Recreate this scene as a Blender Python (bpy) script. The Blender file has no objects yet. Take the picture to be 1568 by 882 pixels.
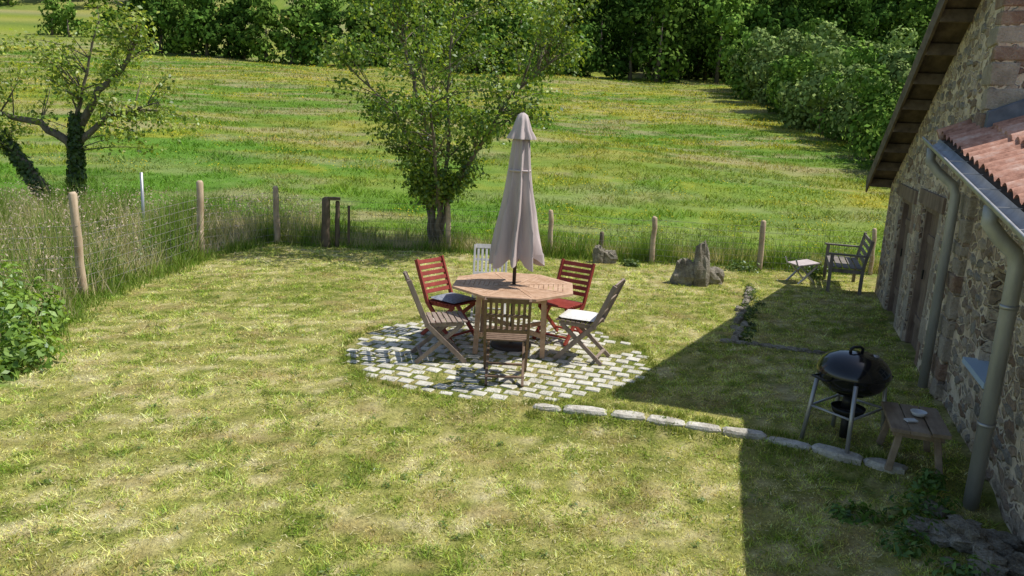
import bpy, math, numpy as np
from mathutils import Vector, Matrix, noise as mnoise
rng = np.random.default_rng(7)
scene = bpy.context.scene
col = scene.collection

# ------------------------------------------------------------------ vectorised gradient noise + colour fields
def _g(ix, iy, fx, fy, sd):
    h = np.sin(ix*127.1+iy*311.7+sd*74.7)*43758.5453; a = (h-np.floor(h))*2*np.pi
    return np.cos(a)*fx+np.sin(a)*fy
def pn(x, y, sd=0):
    ix, iy = np.floor(x), np.floor(y); fx, fy = x-ix, y-iy
    u = fx*fx*fx*(fx*(fx*6-15)+10); v = fy*fy*fy*(fy*(fy*6-15)+10)
    a = _g(ix, iy, fx, fy, sd); b = _g(ix+1, iy, fx-1, fy, sd); c = _g(ix, iy+1, fx, fy-1, sd); d = _g(ix+1, iy+1, fx-1, fy-1, sd)
    return ((a*(1-u)+b*u)*(1-v)+(c*(1-u)+d*u)*v)*1.5
def fbm(x, y, s, o=4, r=.55, sd=0):
    x = np.asarray(x, float)*s; y = np.asarray(y, float)*s; t = 0; a = 1.; w = 0.
    for k in range(o): t = t+a*pn(x+k*17.3, y-k*9.1, sd+k); w += a; a *= r; x = x*2.03; y = y*2.03
    return t/w*1.35
def cramp(v, stops):
    p = [q[0] for q in stops]; return np.stack([np.interp(v, p, [q[1][i] for q in stops]) for i in range(3)], -1)
def mixc(c, d, f): f = np.clip(f, 0, 1)[..., None]; return c*(1-f)+np.array(d)*f
def sstep(v, a, b): return np.clip((v-a)/(b-a), 0, 1)
def lawncol(x, y):
    c, s = math.cos(.28), math.sin(.28); xr, yr = x*c+y*s, -x*s+y*c
    v = .17*fbm(x, y, .5, 3, .6, 1)+.25*fbm(xr*.6, yr*1.7, 1.9, 4, .65, 2)+.50*fbm(x, y, 6., 4, .75, 3)
    C = cramp(v, [(-.26, (.20,.25,.05)), (-.11, (.32,.345,.09)), (.02, (.46,.445,.155)), (.14, (.59,.54,.25)), (.27, (.72,.65,.38))])
    C = mixc(C, (.42,.32,.16), .55*sstep(fbm(x, y*1.4, 1.5, 4, .7, 8), .16, .40))
    return C
def meadcol(x, y):
    mid = fbm(x*.5, y, .5, 5, .65, 21); big = fbm(x*.5, y, .07, 4, .6, 22)
    C = cramp(big, [(-.3, (.12,.22,.028)), (-.05, (.19,.255,.04)), (.15, (.30,.295,.07)), (.35, (.20,.25,.045))])
    fl = sstep(fbm(x*.3, y*1.1, .14, 4, .6, 23), .04, .24)*sstep(mid, -.08, .2); C = mixc(C, (.48,.41,.05), .6*fl)
    br = sstep(fbm(x*.5, y*1.5, .25, 5, .66, 24), .02, .22); C = mixc(C, (.36,.30,.17), .65*br)
    C = mixc(C, (.07,.155,.022), .6*sstep(mid, .12, .32))
    C = mixc(C, (.12,.255,.035), .55*sstep(y+mid*20+fbm(x, y, .12, 2, .5, 29)*18, 36, 22))
    return C

# ------------------------------------------------------------------ nodes helper
class NT:
    def __init__(s, name):
        s.m = bpy.data.materials.new(name); s.m.use_nodes = True
        s.t = s.m.node_tree; s.t.nodes.clear()
        s.out = s.t.nodes.new('ShaderNodeOutputMaterial')
    def n(s, typ, **kw):
        nd = s.t.nodes.new(typ)
        for k, v in kw.items():
            if k.startswith('i_'):
                key = k[2:]
                key = int(key) if key.isdigit() else key.replace('_', ' ')
                s.put(nd.inputs[key], v)
            else: setattr(nd, k, v)
        return nd
    def put(s, inp, v):
        if isinstance(v, bpy.types.NodeSocket): s.t.links.new(v, inp)
        elif isinstance(v, (tuple, list)) and inp.type == 'RGBA' and len(v) == 3: inp.default_value = (*v, 1)
        else: inp.default_value = v
    def pos(s): return s.n('ShaderNodeNewGeometry').outputs['Position']
    def obj(s): return s.n('ShaderNodeTexCoord').outputs['Object']
    def mapv(s, vec, scale=(1,1,1), rot=(0,0,0)):
        return s.n('ShaderNodeMapping', i_Vector=vec, i_Scale=scale, i_Rotation=rot).outputs[0]
    def noise(s, vec, scale, detail=4, rough=.55):
        return s.n('ShaderNodeTexNoise', i_Vector=vec, i_Scale=scale, i_Detail=detail, i_Roughness=rough).outputs['Fac']
    def ramp(s, fac, stops):
        r = s.n('ShaderNodeValToRGB', i_Fac=fac); e = r.color_ramp.elements
        while len(e) < len(stops): e.new(.5)
        for el, (p, c) in zip(e, stops):
            el.position = p; el.color = (*c, 1) if len(c) == 3 else c
        return r.outputs[0]
    def step(s, fac, a, b):
        return s.n('ShaderNodeMapRange', i_0=fac, i_1=a, i_2=b, i_3=0., i_4=1.).outputs[0]
    def mix(s, f, a, b, mode='MIX'):
        m = s.n('ShaderNodeMix', data_type='RGBA', blend_type=mode)
        s.put(m.inputs[0], f); s.put(m.inputs[6], a); s.put(m.inputs[7], b)
        return m.outputs[2]
    def math(s, op, a, b=0.):
        return s.n('ShaderNodeMath', operation=op, i_0=a, i_1=b).outputs[0]
    def bump(s, h, strength=.5, dist=.02):
        return s.n('ShaderNodeBump', i_Height=h, i_Strength=strength, i_Distance=dist).outputs[0]
    def bsdf(s, color, rough=.8, metal=0., normal=None, spec=.3, **kw):
        b = s.n('ShaderNodeBsdfPrincipled')
        s.put(b.inputs['Base Color'], color); s.put(b.inputs['Roughness'], rough)
        s.put(b.inputs['Metallic'], metal); s.put(b.inputs['Specular IOR Level'], spec)
        if normal is not None: s.put(b.inputs['Normal'], normal)
        for k, v in kw.items(): s.put(b.inputs[k.replace('_', ' ')], v)
        s.t.links.new(b.outputs[0], s.out.inputs[0]); return s.m

def leaf_mat(name, trans=.35, gloss=.04):
    s = NT(name)
    c = s.n('ShaderNodeAttribute', attribute_name='Col').outputs['Color']
    d = s.n('ShaderNodeBsdfDiffuse', i_Color=c).outputs[0]
    if not trans: s.t.links.new(d, s.out.inputs[0]); return s.m
    t = s.n('ShaderNodeBsdfTranslucent', i_Color=s.mix(1., c, (1.3,1.25,.6), 'MULTIPLY')).outputs[0]
    m = s.n('ShaderNodeMixShader', i_0=trans, i_1=d, i_2=t).outputs[0]
    if gloss:
        g = s.n('ShaderNodeBsdfGlossy', i_Color=(.9,.95,1), i_Roughness=.45).outputs[0]
        m = s.n('ShaderNodeMixShader', i_0=gloss, i_1=m, i_2=g).outputs[0]
    s.t.links.new(m, s.out.inputs[0]); return s.m
LEAF = leaf_mat('leaves', .42, .03); LEAF_FAR = leaf_mat('far_leaves', 0); TALLG = leaf_mat('tall_grass_blades', .3, 0); STRAW = leaf_mat('dry_clippings', 0)
LAWNB = leaf_mat('lawn_blades', .3, 0); MEADB = leaf_mat('meadow_blades', .25, 0)

s = NT('ground_grass'); P = s.pos()
c = s.n('ShaderNodeAttribute', attribute_name='Col').outputs['Color']
fine = s.noise(P, 24, 3, .7); mid = s.noise(s.mapv(P, (.7,1.2,1)), 2.2, 4, .7)
c = s.mix(.6, c, s.ramp(fine, [(.3, (.25,.25,.25)), (.7, (.75,.75,.72))]), 'OVERLAY')
c = s.mix(.35, c, s.ramp(mid, [(.35, (.33,.35,.33)), (.65, (.70,.68,.66))]), 'OVERLAY')
GROUND = s.bsdf(c, .95, normal=s.bump(s.math('ADD', fine, s.math('MULTIPLY', mid, 2.)), .7, .05), spec=.1)

def wood(name, c1, c2, scale=18, rough=.7, stretch=(1,1,.12)):
    s = NT(name); o = s.obj()
    n1 = s.noise(s.mapv(o, stretch), scale, 5, .65); n2 = s.noise(o, 5, 3)
    v = s.math('ADD', s.math('MULTIPLY', n1, .65), s.math('MULTIPLY', n2, .35))
    c = s.ramp(v, [(.35, c1), (.65, c2)])
    return s.bsdf(c, rough, normal=s.bump(n1, .3, .005))
W_TEAK = wood('teak_table', (.40,.23,.13), (.62,.42,.28), 14, .6, (1,1,1))
W_BROWN = wood('brown_teak', (.13,.08,.05), (.24,.16,.105))
W_GREY = wood('weathered_teak', (.20,.15,.12), (.36,.28,.22))
W_RED = wood('red_painted_wood', (.20,.028,.02), (.34,.06,.04), 12, .55)
W_WHITE = wood('pale_painted_wood', (.40,.38,.35), (.58,.56,.52), 12, .6)
W_POST = wood('pale_fence_post', (.32,.22,.13), (.64,.50,.35), 14, .85)
W_POSTD = wood('dark_fence_post', (.09,.065,.04), (.2,.15,.1), 14, .85)
W_OLD = wood('old_grey_wood', (.13,.11,.09), (.28,.245,.21), 16, .9)
W_DOOR = wood('old_door_boards', (.13,.09,.065), (.29,.215,.165), 12, .9)
W_STOOL = wood('brown_bench_wood', (.19,.135,.09), (.40,.31,.22), 12, .85, (1,.2,1))
W_ROOF = wood('roof_timber', (.07,.052,.04), (.19,.145,.105), 9, .85, (1,.3,1))
BARK = wood('bark', (.08,.065,.045), (.24,.20,.15), 16, .95, (1,1,.35))

s = NT('rubble_stone'); o = s.obj()
nv = s.n('ShaderNodeTexNoise', i_Vector=o, i_Scale=5., i_Detail=4).outputs['Color']
dist = s.n('ShaderNodeVectorMath', operation='MULTIPLY_ADD', i_0=nv, i_1=(.22,.22,.22), i_2=s.mapv(o, (1,.72,1.5))).outputs[0]
vc = s.n('ShaderNodeTexVoronoi', i_Vector=dist, i_Scale=7.)
ve = s.n('ShaderNodeTexVoronoi', feature='DISTANCE_TO_EDGE', i_Vector=dist, i_Scale=7.).outputs['Distance']
sep = s.n('ShaderNodeSeparateColor', i_0=vc.outputs['Color'])
sc = s.ramp(sep.outputs[0], [(0, (.24,.16,.115)), (.25, (.50,.39,.30)), (.5, (.33,.25,.19)), (.75, (.62,.51,.40)), (1, (.30,.26,.235))])
sc = s.mix(.75, sc, s.ramp(s.noise(o, 25, 4, .7), [(.3, (.25,.25,.25)), (.7, (.78,.76,.73))]), 'OVERLAY')
mor = s.ramp(s.noise(o, 9, 4), [(.3, (.66,.54,.40)), (.7, (.9,.77,.60))])
mask = s.step(ve, .05, .13)
mask = s.math('MULTIPLY', mask, s.step(sep.outputs[1], .10, .28))
c = s.mix(mask, mor, sc)
c = s.mix(.55, c, s.ramp(s.noise(o, .8, 4, .6), [(.35, (.36,.35,.34)), (.65, (.6,.59,.57))]), 'OVERLAY')
hh = s.math('ADD', s.math('MULTIPLY', mask, 1.), s.math('MULTIPLY', s.noise(o, 30, 4, .7), .6))
STONEWALL = s.bsdf(c, .93, normal=s.bump(hh, 1., .05), spec=.15)

def stone(name, c1, c2, c3, sc=3, bump=.8, bd=.03):
    s = NT(name); o = s.pos()
    n1 = s.noise(o, sc, 5, .65); n2 = s.noise(o, sc*9, 4, .7)
    v = s.math('ADD', s.math('MULTIPLY', n1, .6), s.math('MULTIPLY', n2, .4))
    return s.bsdf(s.ramp(v, [(.36, c1), (.5, c2), (.63, c3)]), .92, normal=s.bump(n2, bump, bd), spec=.15)
ROCK = stone('rock', (.14,.12,.09), (.34,.30,.23), (.58,.53,.43), 5, 1., .05)
QUOIN_R = stone('reddish_quoin', (.27,.165,.12), (.41,.28,.205), (.54,.43,.34), 5, 1., .04)
QUOIN_G = stone('pale_quoin', (.36,.30,.23), (.52,.44,.35), (.66,.58,.47), 5, 1., .04)
SETT = stone('pale_sett', (.33,.31,.24), (.54,.51,.42), (.70,.67,.57), 4, .7, .01)
KERB = stone('kerb_stone', (.30,.27,.21), (.53,.49,.41), (.74,.70,.61), 5, .8, .02)
s = NT('zinc'); o = s.obj(); n1 = s.noise(s.mapv(o, (1,1,.3)), 7, 5, .6)
ZINC = s.bsdf(s.ramp(n1, [(.3, (.30,.30,.30)), (.7, (.48,.48,.47))]), .5, .25)
s = NT('roof_tile'); o = s.obj()
n1 = s.noise(o, 3.5, 5, .6); n2 = s.noise(o, 22, 4, .7)
TILE = s.bsdf(s.ramp(s.math('ADD', s.math('MULTIPLY', n1, .6), s.math('MULTIPLY', n2, .4)), [(.36, (.24,.11,.07)), (.5, (.50,.25,.17)), (.64, (.62,.42,.33))]), .85, normal=s.bump(n2, .5, .01))
s = NT('slate'); n1 = s.noise(s.obj(), 8, 4); SLATE = s.bsdf(s.ramp(n1, [(.3, (.1,.11,.13)), (.7, (.2,.21,.24))]), .7)
s = NT('black_enamel'); ENAMEL = s.bsdf((.012,.012,.015), .12, 0., spec=.6)
s = NT('dull_metal'); DMETAL = s.bsdf((.4,.4,.41), .4, .5)
s = NT('black_plastic'); BLACKP = s.bsdf((.02,.02,.02), .5)
s = NT('parasol_canvas'); o = s.obj(); n1 = s.noise(s.mapv(o, (1,1,.2)), 9, 4)
CANVAS = s.bsdf(s.ramp(n1, [(.3, (.45,.375,.35)), (.7, (.58,.49,.46))]), .9, normal=s.bump(s.noise(o, 250, 2), .15, .002))
s = NT('dark_metal_pole'); POLE = s.bsdf((.06,.045,.035), .5, .3)
def cloth(name, a, b):
    s = NT(name); n1 = s.noise(s.obj(), 40, 3); return s.bsdf(s.ramp(n1, [(.35, a), (.65, b)]), .95)
CUSH_D = cloth('grey_cushion', (.16,.175,.21), (.30,.32,.36)); CUSH_W = cloth('white_cushion', (.62,.6,.56), (.77,.75,.7))
s = NT('fence_wire'); WIRE = s.bsdf((.27,.25,.22), .7, .1)
s = NT('white_paint'); WPAINT = s.bsdf((.65,.66,.66), .6)
s = NT('blue_sill_paint'); BSILL = s.bsdf((.45,.56,.66), .6)
s = NT('dark_glass'); GLASS = s.bsdf((.03,.035,.04), .08, spec=.6)
s = NT('render_wall'); RWALL = s.bsdf(s.ramp(s.noise(s.pos(), 1.5, 3), [(.3, (.5,.47,.42)), (.7, (.62,.6,.55))]), .9)

# ------------------------------------------------------------------ mesh helpers
class MB:
    def __init__(s): s.v = []; s.f = []; s.mi = []; s.mats = []; s.sm = []
    def _m(s, mat):
        if mat not in s.mats: s.mats.append(mat)
        return s.mats.index(mat)
    def add(s, vs, fs, mat, smooth=False):
        o = len(s.v); s.v += [tuple(v) for v in vs]; k = s._m(mat)
        for f in fs: s.f.append([o+i for i in f]); s.mi.append(k); s.sm.append(smooth)
    def box(s, c, d, mat, rz=0., jit=0.):
        cx, cy, cz = c; hx, hy, hz = d[0]/2, d[1]/2, d[2]/2
        vs = []
        for x, y, z in [(-1,-1,-1),(1,-1,-1),(1,1,-1),(-1,1,-1),(-1,-1,1),(1,-1,1),(1,1,1),(-1,1,1)]:
            X, Y = x*hx, y*hy
            j = rng.normal(0, jit, 3) if jit else (0,0,0)
            vs.append((cx+X*math.cos(rz)-Y*math.sin(rz)+j[0], cy+X*math.sin(rz)+Y*math.cos(rz)+j[1], cz+z*hz+j[2]))
        s.add(vs, [(3,2,1,0),(4,5,6,7),(0,1,5,4),(1,2,6,5),(2,3,7,6),(3,0,4,7)], mat)
    def beam(s, p0, p1, w, t, mat, ref=(1,0,0)):
        p0 = Vector(p0); p1 = Vector(p1); d = (p1-p0).normalized(); r = Vector(ref)
        if abs(d.dot(r)) > .95: r = Vector((0,0,1))
        a = (r - d*r.dot(d)).normalized(); b = d.cross(a)
        vs = []
        for p in (p0, p1):
            for i, j in ((-1,-1),(1,-1),(1,1),(-1,1)): vs.append(p + a*(i*w/2) + b*(j*t/2))
        s.add(vs, [(3,2,1,0),(4,5,6,7),(0,1,5,4),(1,2,6,5),(2,3,7,6),(3,0,4,7)], mat)
    def tube(s, pts, rad, mat, n=8, caps=True):
        pts = [Vector(p) for p in pts]; vs = []; fs = []
        if not hasattr(rad, '__len__'): rad = [rad]*len(pts)
        prev = None
        for i, p in enumerate(pts):
            d = (pts[min(i+1, len(pts)-1)] - pts[max(i-1, 0)]).normalized()
            r = prev if prev is not None else (Vector((1,0,0)) if abs(d.x) < .8 else Vector((0,1,0)))
            a = (r - d*r.dot(d)).normalized(); prev = a; b = d.cross(a)
            for k in range(n):
                an = 2*math.pi*k/n; vs.append(p + (a*math.cos(an) + b*math.sin(an))*rad[i])
        for i in range(len(pts)-1):
            for k in range(n):
                fs.append((i*n+k, i*n+(k+1) % n, (i+1)*n+(k+1) % n, (i+1)*n+k))
        if caps: fs.append(tuple(range(n-1, -1, -1))); fs.append(tuple((len(pts)-1)*n+k for k in range(n)))
        s.add(vs, fs, mat, True)
    def lathe(s, prof, c, mat, n=32, fn=None):
        vs = []; fs = []
        for r, z in prof:
            for k in range(n):
                a = 2*math.pi*k/n; rr = r*(fn(a, z) if fn else 1)
                vs.append((c[0]+rr*math.cos(a), c[1]+rr*math.sin(a), c[2]+z))
        for i in range(len(prof)-1):
            for k in range(n): fs.append((i*n+k, i*n+(k+1) % n, (i+1)*n+(k+1) % n, (i+1)*n+k))
        s.add(vs, fs, mat, True)
    def obj(s, name, parent=None, loc=(0,0,0), rz=0., bevel=0.):
        me = bpy.data.meshes.new(name); me.from_pydata(s.v, [], s.f)
        for m in s.mats: me.materials.append(m)
        me.polygons.foreach_set('material_index', s.mi); me.polygons.foreach_set('use_smooth', s.sm); me.update()
        ob = bpy.data.objects.new(name, me); col.objects.link(ob)
        ob.location = loc; ob.rotation_euler = (0, 0, rz)
        if parent: ob.parent = parent
        if bevel:
            b = ob.modifiers.new('bevel', 'BEVEL'); b.width = bevel; b.segments = 2; b.limit_method = 'ANGLE'
        return ob
def empty(name, loc=(0,0,0), rz=0.):
    e = bpy.data.objects.new(name, None); col.objects.link(e); e.location = loc; e.rotation_euler = (0,0,rz); return e

def np_mesh(name, V, nper, mat, C=None, parent=None):
    V = np.asarray(V, np.float32).reshape(-1, 3); nv = len(V); npoly = nv//nper
    me = bpy.data.meshes.new(name)
    me.vertices.add(nv); me.vertices.foreach_set('co', V.ravel())
    me.loops.add(nv); me.loops.foreach_set('vertex_index', np.arange(nv, dtype=np.int32))
    me.polygons.add(npoly); me.polygons.foreach_set('loop_start', np.arange(0, nv, nper, dtype=np.int32))
    me.update(calc_edges=True)
    if C is not None:
        a = me.color_attributes.new('Col', 'FLOAT_COLOR', 'POINT')
        cc = np.ones((npoly, nper, 4), np.float32); cc[:, :, :3] = np.clip(np.asarray(C), .003, .92)[:, None, :]
        a.data.foreach_set('color', cc.ravel())
    me.materials.append(mat)
    ob = bpy.data.objects.new(name, me); col.objects.link(ob)
    if parent: ob.parent = parent
    return ob
def unit(a): return a/np.maximum(np.linalg.norm(a, axis=1, keepdims=True), 1e-9)
def leaves(C, N, size, aspect=.6):
    n = len(C); N = unit(N); R = rng.normal(size=(n, 3)); T = unit(R - N*(R*N).sum(1, keepdims=True)); B = np.cross(N, T)
    sz = np.broadcast_to(np.asarray(size).reshape(-1, 1), (n, 1))
    V = np.stack([C-T*sz/2, C+B*sz*aspect/2 + N*sz*.08, C+T*sz/2, C-B*sz*aspect/2 + N*sz*.08], 1)
    return V.reshape(-1, 3)
def pal(n, cols, bright=None, jit=.12):
    cols = np.array(cols); i = rng.random(n)*(len(cols)-1); k = np.minimum(i.astype(int), len(cols)-2); f = (i-k)[:, None]
    c = cols[k]*(1-f)+cols[k+1]*f
    c = c*(1+rng.normal(0, jit, (n, 1)))
    if bright is not None: c = c*bright[:, None]
    return np.clip(c, .004, .9)
def blades(X, Y, Z, H, W, lean=.45):
    n = len(X); a = rng.random(n)*2*np.pi; b = rng.random(n)*2*np.pi; L = H*lean*rng.random(n)
    dx = np.cos(a)*W/2; dy = np.sin(a)*W/2
    V = np.empty((n, 3, 3))
    V[:, 0] = np.stack([X-dx, Y-dy, Z], 1); V[:, 1] = np.stack([X+dx, Y+dy, Z], 1)
    V[:, 2] = np.stack([X+np.cos(b)*L, Y+np.sin(b)*L, Z+H], 1)
    return V.reshape(-1, 3)

# ------------------------------------------------------------------ terrain
PY = [-60, 15.4, 16.5, 20, 25, 30, 50, 85, 100, 130, 170, 260, 420]
PZ = [0, 0, -.15, -.3, 0, .5, 2.4, 5.9, 7.6, 11.2, 19, 52, 95]
KX = [.25, 1.2, 2.4, 3.3, 4.2]; KY = [6.97, 6.84, 6.45, 5.95, 5.5]
def tz(x, y):
    x = np.asarray(x, float); y = np.asarray(y, float)
    z = np.interp(y, PY, PZ)
    k = np.clip((y-17)/20, 0, 1)
    z = z + k*(.25*np.sin(x*.11+1)*np.sin(y*.07) + .12*np.sin(x*.31+y*.2))
    k2 = np.clip((y-2)/3, 0, 1)*(1-k)
    z = z + .012*k2*np.sin(x*1.3)*np.sin(y*1.1)
    rr = np.hypot((x+.12)/1.9, (y-8.62)/1.85); z = np.where(rr < 1.15, z*np.clip((rr-1)/.15, 0, 1), z)
    yk = np.interp(x, [-60, -6, -2]+KX, [7.9, 7.6, 6.8]+KY)
    z = z - .085*np.clip((yk-y)/.3, 0, 1)*np.clip((x+2.5)/2.5, .35, 1)
    return z
BY = [-60, 6.0, 6.85, 8.5, 9.94, 13.3, 15.0]; BX = [-9, -8, -4.75, -5.25, -5.6, -5.4, -4.8]
def lawn_mask(x, y):
    xl = np.interp(y, BY, BX) + .12*np.sin(y*5)+.08*np.sin(y*11+2)
    yb = 15.05 + .12*np.sin(x*2.3)+.08*np.sin(x*5.1)
    return np.clip((x-xl)/.25, 0, 1)*np.clip((yb-y)/.25, 0, 1)*np.clip((9.-x)/.5, 0, 1)
gx = np.concatenate([np.linspace(-420, -60, 14)[:-1], np.arange(-60, -12, .7), np.arange(-12, 10, .12), np.arange(10, 60, .7), np.linspace(60.5, 420, 14)])
gy = np.concatenate([np.linspace(-60, 0, 7)[:-1], np.arange(0, 18, .12), np.arange(18, 102, .5), np.linspace(102, 420, 50)])
GX, GY = np.meshgrid(gx, gy); GZ = tz(GX, GY)
me = bpy.data.meshes.new('ground'); nx, ny = len(gx), len(gy)
V = np.stack([GX, GY, GZ], -1).reshape(-1, 3)
I = np.arange(nx*ny).reshape(ny, nx); Q = np.stack([I[:-1,:-1], I[:-1,1:], I[1:,1:], I[1:,:-1]], -1).reshape(-1, 4)
me.vertices.add(len(V)); me.vertices.foreach_set('co', V.astype(np.float32).ravel())
me.loops.add(Q.size); me.loops.foreach_set('vertex_index', Q.astype(np.int32).ravel())
me.polygons.add(len(Q)); me.polygons.foreach_set('loop_start', np.arange(0, Q.size, 4, dtype=np.int32)); me.update(calc_edges=True)
me.polygons.foreach_set('use_smooth', np.ones(len(Q), bool))
lm = lawn_mask(GX, GY)[..., None]; GC = lawncol(GX, GY)*np.array([.64,.62,.57])*lm+meadcol(GX, GY)*.92*(1-lm)  # lawn ground colour darkened: shade in the gaps between blades is painted in
at = me.color_attributes.new('Col', 'FLOAT_COLOR', 'POINT'); at.data.foreach_set('color', np.concatenate([GC, np.ones_like(lm)], -1).astype(np.float32).ravel())
me.materials.append(GROUND)
g = bpy.data.objects.new('ground', me); col.objects.link(g)

# ------------------------------------------------------------------ house frame
ANG = math.radians(-18); HO = Vector((4.45, 7.75, 0))
ex = np.array([math.cos(ANG), math.sin(ANG)]); ey = np.array([-math.sin(ANG), math.cos(ANG)])
def to_local(x, y):
    rx, ry = x-HO.x, y-HO.y
    return rx*ex[0]+ry*ex[1], rx*ey[0]+ry*ey[1]

# ------------------------------------------------------------------ patio of setts (flush with the grass)
PC = np.array([-.12, 8.62]); PA, PB = 1.71, 1.60
ang = math.radians(-18); mb = MB()
pu, pv = .196, .152
for j in range(-14, 15):
    for i in range(-11, 12):
        U = (i + (.5 if j % 2 else 0)+rng.normal(0,.04))*pu; W = j*pv + rng.normal(0, .005)+.012*math.sin(i*.9+j)
        x = PC[0]+U*math.cos(ang)-W*math.sin(ang); y = PC[1]+U*math.sin(ang)+W*math.cos(ang)
        r = math.hypot((x-PC[0])/PA, (y-PC[1])/PB)
        if r > .985: continue
        if mnoise.noise(Vector((x*1.5, y*1.5, 3))) > .5 and r > .6: continue
        k_ = 1. if r < .93 else .8
        hx = (pu-.032)/2*rng.uniform(.80, 1.05)*k_; hy = (pv-.032)/2*rng.uniform(.82, 1.05)*k_; top = .010+rng.normal(0, .003)
        rz = ang+rng.normal(0, .06); vs = []
        for (k, zz) in ((1.0, -.03), (1.0, top-.007), (.86, top)):
            for a, b in ((-1,-1),(1,-1),(1,1),(-1,1)):
                X, Y = a*hx*k, b*hy*k
                vs.append((x+X*math.cos(rz)-Y*math.sin(rz)+rng.normal(0,.003), y+X*math.sin(rz)+Y*math.cos(rz)+rng.normal(0,.003), zz+rng.normal(0, .001)))
        fs = [(8,9,10,11)]
        for L in (0, 4):
            for k in range(4): fs.append((L+k, L+(k+1) % 4, L+4+(k+1) % 4, L+4+k))
        mb.add(vs, fs, SETT)
mb.obj('stone_patio')
def in_patio(X, Y, s=1.): return ((X-PC[0])/PA)**2+((Y-PC[1])/PB)**2 < s

def rock_mesh(mb, c, r, mat, seed=0, n=14, rz=0., rough=1., sq=.5, taper=0.):
    vs = []; m = 10
    for i in range(m+1):
        ph = math.pi*i/m
        for k in range(n):
            a = 2*math.pi*k/n
            d = Vector((math.sin(ph)*math.cos(a), math.sin(ph)*math.sin(a), math.cos(ph)))
            q = 1+rough*(.38*mnoise.noise(d*1.4+Vector((seed*3.7, seed, 0)))+.22*mnoise.noise(d*4+Vector((seed, 5, 0))))
            e = max(abs(d.x), abs(d.y), abs(d.z)); q *= .78/e*sq+(1-sq)
            tp = 1-taper*max(0, d.z)
            X, Y, Z = d.x*r[0]*q*tp, d.y*r[1]*q*tp, d.z*r[2]*q
            vs.append((c[0]+X*math.cos(rz)-Y*math.sin(rz), c[1]+X*math.sin(rz)+Y*math.cos(rz), c[2]+Z))
    fs = []
    for i in range(m):
        for k in range(n): fs.append((i*n+k, (i+1)*n+k, (i+1)*n+(k+1) % n, i*n+(k+1) % n))
    mb.add(vs, fs, mat)

# stone kerb
mb = MB(); kp = list(zip(KX[:4], KY[:4]))
dist_ = [0]
for a, b in zip(kp[:-1], kp[1:]): dist_.append(dist_[-1]+math.dist(a, b))
t = 0.
while t < dist_[-1]:
    L = rng.uniform(.16, .46); tm = t+L/2
    x = np.interp(tm, dist_, [p[0] for p in kp]); y = np.interp(tm, dist_, [p[1] for p in kp])
    x2 = np.interp(tm+.08, dist_, [p[0] for p in kp]); y2 = np.interp(tm+.08, dist_, [p[1] for p in kp])
    if x2 == x: x2 = x+.1; y2 = y-.05
    rz = math.atan2(y2-y, x2-x)+rng.normal(0,.06); w = rng.uniform(.05, .085); n = 10; vs = []; zt_ = .03+rng.normal(0,.007)
    for (k, zz) in ((1., -.13), (1.03, zt_-.02), (.85, zt_)):
        for q in range(n):
            an = 2*math.pi*q/n; e = 1/max(abs(math.cos(an)), abs(math.sin(an)))**.7
            jj = 1+.2*mnoise.noise(Vector((math.cos(an)*2, math.sin(an)*2, t*5)))
            X, Y = math.cos(an)*e*k*jj*L/2*.98, math.sin(an)*e*k*jj*w
            vs.append((x+X*math.cos(rz)-Y*math.sin(rz), y+X*math.sin(rz)+Y*math.cos(rz), zz+rng.normal(0,.003)))
    fs = [tuple(2*n+q for q in range(n))]+[(l*n+q, l*n+(q+1) % n, (l+1)*n+(q+1) % n, (l+1)*n+q) for l in (0, 1) for q in range(n)]
    mb.add(vs, fs, KERB); t += L+.01
mb.obj('stone_kerb')

# ------------------------------------------------------------------ lawn blades
n = 560000
u = rng.random(n); y0, y1 = 2.4, 15.3; pw = .62
Y = (y0**pw + u*(y1**pw-y0**pw))**(1/pw)
X = (rng.random(n)*2-1)*(.74*Y+.8)
lx, ly = to_local(X, Y)
keep = (rng.random(n) < lawn_mask(X, Y)+.02) & ~((lx > -.02))
inp = in_patio(X, Y, .97)
keep &= ~inp | (rng.random(n) < .6)
X, Y, inp = X[keep], Y[keep], inp[keep]; n = len(X)
cl = fbm(X, Y, 2.6, 4, .8, 40)*1.5
H = rng.uniform(.006, .027, n)*(1+1.3*np.clip(cl, -.6, 1)); tall_ = rng.random(n) < .025; H[tall_] *= rng.uniform(1.5, 2.6, tall_.sum())
H[inp] = rng.uniform(.008, .02, inp.sum())
W = .0045+.0010*Y*rng.uniform(.5, 1.1, n)
br = rng.uniform(.55, 1.95, n)*1.03; g_ = np.clip(.5+1.2*cl, 0, 1)
C = lawncol(X, Y)*np.stack([br*(1.08-.26*g_)*rng.uniform(.85,1.1,n), br*(1.0-.03*g_), br*(1.05-.35*g_)*rng.uniform(.7,1.2,n)], 1)
C[inp] = pal(int(inp.sum()), [(.10,.17,.025), (.2,.28,.05)])
np_mesh('lawn_grass', blades(X, Y, tz(X, Y)-.002, H, W, 2.2), 3, LAWNB, C)
n = 26000; u = rng.random(n); Y = (y0**.6 + u*(15.**.6-y0**.6))**(1/.6); X = (rng.random(n)*2-1)*(.74*Y+.8)
cl = fbm(X+Y*.3, Y*2.6-X*.5, .9, 3, .5, 51); lx, ly = to_local(X, Y)
k = (lawn_mask(X, Y) > .9) & (lx < -.15) & (rng.random(n) < .25+1.4*cl) & ~in_patio(X, Y, 1.02); X, Y = X[k], Y[k]; n = len(X)
a = rng.random(n)*6.283; L = rng.uniform(.012, .045, n); w_ = .0009+.00028*Y; Z = tz(X, Y)+rng.uniform(.008, .02, n); dz = rng.normal(0, .006, n)
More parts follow.
